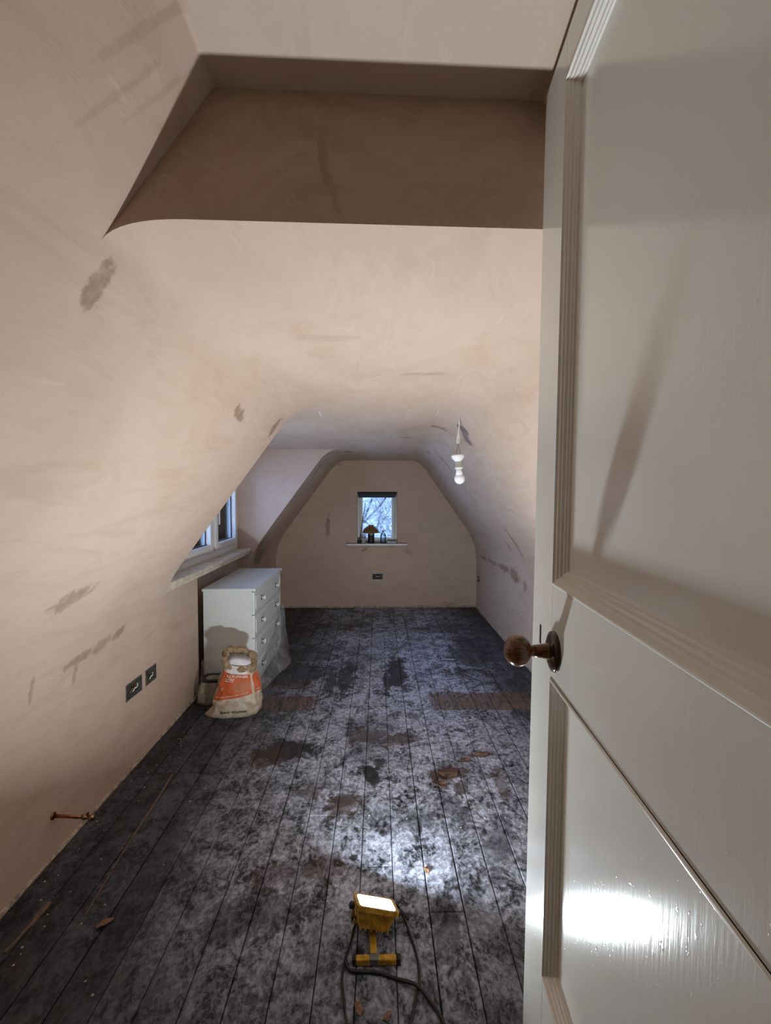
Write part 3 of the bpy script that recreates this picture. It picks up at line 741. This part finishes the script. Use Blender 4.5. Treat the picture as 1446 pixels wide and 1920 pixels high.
# a second sack slumped flat against the chest behind it
S2 = empty('plaster_sack', (-1.0,3.0,0), .05); tag(S2, 'slumped dusty paper sack lying behind the orange printed sack', 'sack')
def slumped():
    rows = []; nv, na = 14, 40
    for i in range(nv):
        t = i/(nv-1); ph = t*math.pi/2
        rows.append([])
        for j in range(na):
            a = 2*math.pi*j/na; ca, sa = math.cos(a), math.sin(a); q = 2/3.2
            r = max(.02, math.cos(ph)**.35)
            k = 1+.14*noise.noise(Vector((ca*2,sa*2,t*3)))+.05*noise.noise(Vector((ca*6,sa*6,t*7)))
            rows[-1].append(Vector((.13*math.copysign(abs(ca)**q,ca)*r*k, .075*math.copysign(abs(sa)**q,sa)*r*k, .150*math.sin(ph)**.8*(1+.12*noise.noise(Vector((ca,sa,5)))))))
    return rows
M_SACK2 = simple('dusty_grey_paper', (0.36,0.31,0.25), .7, 0, .2, 16)
loft('sack_body', slumped(), M_SACK2, S2, True, True, False, True)
bandpts = [slumped()[10][j]+Vector((0,0,.004)) for j in range(40)]
tube('black_band', bandpts+[bandpts[0]], .011, M_BLACK, S2, 6)

# ------------------------------------------------------------------ work light standing on the floor
WLT = empty('work_light', (-.012,1.349,0), math.radians(4)); tag(WLT, 'yellow work light shining upwards on a low floor stand', 'work light')
TI = math.radians(23)          # tilt of the face away from straight up, into the room
MH = Matrix.Translation((.006,.040,.080)) @ Matrix.Rotation(math.radians(14), 4, 'Y') @ Matrix.Rotation(-TI, 4, 'X')
hw, hd, ht = .063, .052, .052
# housing: a tapered shell open at the face
def rect_ring(w, d, z, r=.010):
    pts = []
    for cx_, cy_, a0 in ((w-r,d-r,0),(-w+r,d-r,90),(-w+r,-d+r,180),(w-r,-d+r,270)):
        for s in range(4):
            a = math.radians(a0+30*s); pts.append(MH @ Vector((cx_+r*math.cos(a), cy_+r*math.sin(a), z)))
    return pts
loft('housing', [rect_ring(.020,.014,-ht), rect_ring(.044,.030,-ht), rect_ring(.052,.036,-.030), rect_ring(hw-.006,hd-.006,-.008), rect_ring(hw,hd,-.008), rect_ring(hw,hd,.004), rect_ring(hw-.010,hd-.010,.004), rect_ring(hw-.012,hd-.012,-.003)], M_YELLOW, WLT, False, True, False, True)
for i in range(6):
    x = -.04+.016*i; box('cooling_fin', (x-.0015,-.034,-.056), (x+.0015,.034,-.030), M_YELLOW, WLT, 0, 1, MH)
tE = NT('lit_led_panel'); em = tE.new('ShaderNodeEmission'); em.inputs[0].default_value = (0.86,0.94,1.0,1); em.inputs[1].default_value = LAMP_RADIANCE
tE.t.links.new(em.outputs[0], tE.out.inputs[0])
loft('lit_panel', [rect_ring(hw-.0122,hd-.0122,-.0030,.008), rect_ring(hw-.0125,hd-.0125,.0010,.008), rect_ring(.008,.006,.0014,.004)], tE.m, WLT, False, True, False, True)
for sx in (-1,1):
    lathe('clamp_knob', [(.0,0),(.009,0),(.010,.004),(.010,.010),(.006,.013),(0,.0135)], M_BLACK, WLT, 14, MH @ Matrix.Translation((sx*(hw+.002),0,-.012)) @ Matrix.Rotation(sx*math.pi/2, 4, 'Y'))
    tube('bracket_arm', [MH @ Vector((sx*(hw+.001),0,-.012)), (sx*(hw+.001),.050,.045), (sx*.045,.055,.018)], .0045, M_YELLOW, WLT, 8)
def sq(name, a, b, w, mat):        # square tube lying on the floor
    a, b = Vector(a), Vector(b); d = b-a; M = Matrix.Translation(a) @ d.to_track_quat('X','Z').to_matrix().to_4x4()
    return box(name, (0,-w/2,-w/2), (d.length,w/2,w/2), mat, WLT, .002, 1, M)
sq('front_foot', (-.056,-.058,.0095), (.056,-.066,.0095), .018, M_YELLOW)
sq('rear_foot', (-.056,.085,.0095), (.056,.080,.0095), .018, M_YELLOW)
sq('spine', (-.006,-.054,.0100), (-.004,.074,.0100), .0185, M_YELLOW)
for x, y in ((-.066,-.057),(.057,-.066),(-.066,.085),(.057,.080)): sq('rubber_foot', (x,y,.0098), (x+.011,y,.0098), .0195, M_RUBBER)
sq('foot_clamp', (-.018,-.060,.0105), (.008,-.062,.0105), .021, M_STEEL)
sq('cross_bracket', (-.060,.055,.019), (.060,.055,.019), .012, M_YELLOW)
cz = .0045
c1 = tube('power_cable', smooth_path([(.055,1.41,.06),(.078,1.40,.02),(.095,1.355,cz),(.108,1.29,cz),(.108,1.235,cz),(.098,1.20,cz),(.08,1.14,cz),(.05,1.06,cz),(.02,.9,cz),(.05,.6,cz)],8), .0036, M_RUBBER, WLT, 8)
c1.matrix_parent_inverse = (Matrix.Translation((-.012,1.349,0)) @ Matrix.Rotation(math.radians(4),4,'Z')).inverted()
c2 = tube('extension_lead', smooth_path([(-.12,.75,cz),(-.08,1.08,cz),(-.085,1.16,cz),(-.098,1.235,cz),(-.095,1.29,cz),(-.082,1.345,cz),(-.072,1.40,cz),(-.05,1.47,cz),(-.01,1.50,cz),(.05,1.47,cz),(.09,1.42,cz)],8), .0033, M_RUBBER, None, 8)
tag(c2, 'black cable looping on the floor left of the work light', 'cable')
c3 = tube('extension_lead', smooth_path([(-.091,1.285,cz+.006),(-.078,1.262,cz+.002),(-.045,1.260,cz),(0,1.256,cz),(.05,1.238,cz),(.10,1.215,cz+.006),(.135,1.175,cz),(.155,1.14,cz),(.17,1.08,cz),(.18,.95,cz)],8), .0048, M_RUBBER, None, 8)
tag(c3, 'thick black cable crossing the boards in front of the work light', 'cable')

# ------------------------------------------------------------------ pipe stub, offcuts and crumbs
pp = empty('radiator_pipe', (XL,1.70,.147)); tag(pp, 'copper pipe stub with a valve sticking out of the left wall', 'pipe')
lathe('pipe_collar', [(.014,0),(.014,.003),(.009,.004)], M_COPPER, pp, 16, Matrix.Rotation(math.pi/2,4,'Y'))
tube('pipe', [(0,0,0),(.05,.003,-.004),(.105,.004,-.008)], .0062, M_COPPER, pp, 12)
M_BRASS = simple('brass', (.42,.30,.16), .3, 1.0, .2, 60)
vv_ = tube('valve_body', [(.10,.004,-.008),(.112,.004,-.008),(.1125,.004,-.008),(.128,.004,-.009),(.1285,.004,-.009),(.142,.004,-.010)], [.009,.009,.0075,.0075,.010,.010], M_BRASS, pp, 6)
box('valve_spindle', (.117,0,-.006), (.125,.008,.010), M_BRASS, vv_, .001)

def strip(name, a, b, w, h, mat, label, cat):
    a, b = Vector(a), Vector(b); d = b-a; n = 10; side = Vector((-d.y,d.x,0)).normalized(); rows = []
    for i in range(n+1):
        t = i/n; p = a.lerp(b,t)+side*.006*noise.noise(Vector((t*4,a.x*9,1))); ww = w*(.35+.65*math.sin(math.pi*min(1,t*1.6+.12))**.5)*(1+.3*noise.noise(Vector((t*7,3,a.y))))
        rows.append([p-side*ww, p-side*ww*.8+Vector((0,0,h)), p+side*ww*.8+Vector((0,0,h*.9)), p+side*ww])
    o = loft(name, rows, mat, None, False, True, False, True); tag(o, label, cat); return o
strip('wood_strip', (-.955,2.20,.0005), (-.905,1.45,.0005), .0045, .004, M_STICK, 'long thin brown batten lying along the dark boards on the left', 'strip')
strip('wood_splinter', (-1.045,1.50,.0005), (-1.055,1.33,.0005), .009, .005, M_STICK, 'short orange-brown splinter at the bottom left corner of the floor', 'splinter')
def flake(name, x, y, rx, ry, rot, mat, label, cat, curl=.008):
    n = 14; V = [Vector((0,0,.004+curl*.3))]; rr = random.Random(int(x*1e3+y*77))
    for k in range(n):
        a = 2*math.pi*k/n; r = .55+.5*rr.random()
        V.append(Vector((rx*r*math.cos(a), ry*r*math.sin(a), .003+curl*max(0,math.cos(a*2+1))*r)))
    V += [v-Vector((0,0,.0025)) for v in V]
    m = n+1
    F = [(0,1+k,1+(k+1)%n) for k in range(n)]+[(m,m+1+(k+1)%n,m+1+k) for k in range(n)]+[(1+k,m+1+k,m+1+(k+1)%n,1+(k+1)%n) for k in range(n)]
    o = mesh(name, V, F, mat, None, False); o.location = (x,y,0.0005); o.rotation_euler.z = rot; tag(o, label, cat); return o
M_LINO = wood_mat('torn_brown_lino', (0.14,0.075,0.045), (0.045,0.028,0.02), .7)
M_TANLEAF = wood_mat('tan_leaf', (0.22,0.125,0.07), (0.13,0.07,0.04), .7)
flake('torn_lino', .325,2.185,.060,.040,.4,M_LINO,'torn brown scrap lying right of the middle boards','scrap',.012)
flake('torn_lino', .275,2.10,.030,.040,1.3,M_LINO,'curled brown scrap just in front of the larger torn scrap','scrap',.014)
flake('torn_lino', .515,2.345,.055,.024,.15,M_LINO,'curled brown peel on the boards nearest the door edge','scrap',.016)
flake('torn_lino', .42,2.30,.035,.018,.3,M_LINO,'small brown peel between the two larger brown scraps','scrap',.008)
flake('leaf', -.052,1.170,.012,.024,.2,M_TANLEAF,'tan leaf-shaped flake below the work light foot','flake',.003)
flake('leaf', .020,1.150,.010,.018,-.4,M_TANLEAF,'small tan flake beside the board gap below the work light','flake',.003)
flake('leaf', -.83,1.42,.014,.030,-.7,M_TANLEAF,'curled orange flake on the dark boards at lower left','flake',.008)
flake('leaf', .165,1.615,.010,.020,.1,M_TANLEAF,'small reddish flake behind the work light on its right','flake',.006)
flake('leaf', .445,1.315,.022,.028,.5,M_TANLEAF,'pale tan flake on the boards beside the door foot','flake',.003)
M_CRUMB = simple('plaster_crumb', (.62,.56,.48), .9, 0, .1, 60)
V = []; F = []
for i in range(260):
    x = R.uniform(-1.1,.9); y = R.uniform(1.2,4.6); s = R.uniform(.0015,.004)
    if R.random() < .4: x = XL+abs(R.gauss(0,.12))+.01
    if y > 2.65 and x < -.66: continue
    if abs(x) < .13 and 1.2 < y < 1.5: continue
    b = len(V); V += [(x-s,y-s*.7,.0006),(x+s,y-s*.5,.0006),(x+s*.4,y+s,.0006),(x+s*.1,y,.0006+s*1.1)]
    F += [(b,b+2,b+1),(b,b+1,b+3),(b+1,b+2,b+3),(b+2,b,b+3)]
cr = mesh('plaster_crumbs', V, F, M_CRUMB); tag(cr, 'tiny pale plaster crumbs strewn over the dark boards', 'crumbs', None, 'stuff')

# ------------------------------------------------------------------ outside: snowy garden at dusk
M_SNOW = wood_mat('frosty_scrub', (0.27,0.27,0.27), (0.10,0.10,0.10), .9, (1,1,1), 1.6)
M_BARK = wood_mat('frosty_bark', (0.22,0.22,0.22), (0.02,0.02,0.022), .9, (1,1,1), 5)
M_PINE = wood_mat('dark_evergreen', (0.006,0.010,0.008), (0.014,0.018,0.018), .9, (1,1,1), 4)
rows = []
for y in frange(5.9, 46, 24):
    h = -2.7 + (.0 if y < 15 else .014*(y-15)**2*.75)
    rows.append([(x, y, h+.5*noise.noise(Vector((x*.15,y*.15,0)))) for x in frange(-32, 24, 24)])
gr = loft('ground', rows, M_SNOW, None, True); tag(gr, kind='structure')
def bare_tree(x, y, height, seed, label):
    rr = random.Random(seed); e = empty('bare_tree', (x,y,-2.75)); tag(e, label, 'tree', 'bare trees beyond the gable window')
    Vt, Ft, Vb, Fb = [], [], [], []
    def add(V, F, path, rad, n):
        v, f = tube_geo(path, rad, n); b = len(V); V += v; F += [tuple(i+b for i in q) for q in f]
    def grow(p, d, ln, r, lvl):
        pts = [p]; q = p.copy(); dd = d.copy(); k = 4
        for i in range(k):
            dd = (dd+Vector((rr.uniform(-.22,.22),rr.uniform(-.22,.22),rr.uniform(-.05,.16)))).normalized(); q = q+dd*ln/k; pts.append(q.copy())
        rad = [r*(1-.55*i/k) for i in range(k+1)]
        add(*((Vt,Ft) if lvl == 0 else (Vb,Fb)), pts, rad, 7 if lvl == 0 else (5 if lvl < 2 else 3))
        if lvl >= 4: return
        for i in range(1, k+1):
            for _ in range(2 if lvl < 3 else 2):
                a = rr.uniform(0, 2*math.pi); side = Vector((math.cos(a),math.sin(a),rr.uniform(.1,.9))).normalized()
                grow(pts[i], (dd*.5+side).normalized(), ln*rr.uniform(.42,.6), rad[i]*.55, lvl+1)
    grow(Vector((0,0,0)), Vector((0,0,1)), height, height*.016, 0)
    mesh('trunk', Vt, Ft, M_BARK, e, True); mesh('branches', Vb, Fb, M_BARK, e, True)
bare_tree(.15, 10.2, 4.6, 3, 'frosted bare tree with a forked crown in the middle of the gable window')
bare_tree(1.5, 16.8, 5.6, 5, 'frosted bare tree with a pale trunk at the right of the gable window')
bare_tree(-1.6, 24.0, 5.6, 8, 'frosted bare tree at the left of the gable window')
def conifer(x, y, h, w, seed, label):
    e = empty('evergreen_tree', (x,y,-2.7)); tag(e, label, 'tree', 'dark evergreens outside the dormer window')
    tube('trunk', [(0,0,-.1),(0,0,h*.3)], w*.07, M_BARK, e, 8)
    rr = random.Random(seed); V = []; F = []
    for i in range(900):
        t = rr.random()**.8; z = h*(.05+.95*t); rad = w*(1-t)**.8*(.55+.45*rr.random())+.03; a = rr.uniform(0,2*math.pi)
        p = Vector((rad*math.cos(a),rad*math.sin(a),z)); o = Vector((math.cos(a),math.sin(a),-.35)).normalized(); s = Vector((-math.sin(a),math.cos(a),0))
        ln = w*.32*(1.2-t); b = len(V)
        V += [p-o*ln*.8, p+s*ln*.35+Vector((0,0,.05)), p+o*ln, p-s*ln*.35, p+Vector((0,0,ln*.30))]
        F += [(b,b+1,b+4),(b+1,b+2,b+4),(b+2,b+3,b+4),(b+3,b,b+4)]
    rows = [[Vector((max(.02,w*.82*(1-t)**.8)*math.cos(2*math.pi*k/14), max(.02,w*.82*(1-t)**.8)*math.sin(2*math.pi*k/14), h*(.06+.9*t))) for k in range(14)] for t in frange(0,1,8)]
    b = len(V); V += [p for r in rows for p in r]; F += [tuple(i+b for i in q) for q in grid_faces(8,14,True)]
    mesh('foliage', V, F, M_PINE, e)
conifer(-4.4, 9.6, 7.0, 1.25, 1, 'dark evergreen seen through the far pane of the dormer window')
conifer(-7.6, 10.9, 7.6, 1.4, 2, 'dark evergreen seen through the near pane of the dormer window')
conifer(-3.3, 12.2, 6.6, 1.1, 4, 'dark evergreen furthest right in the dormer window')
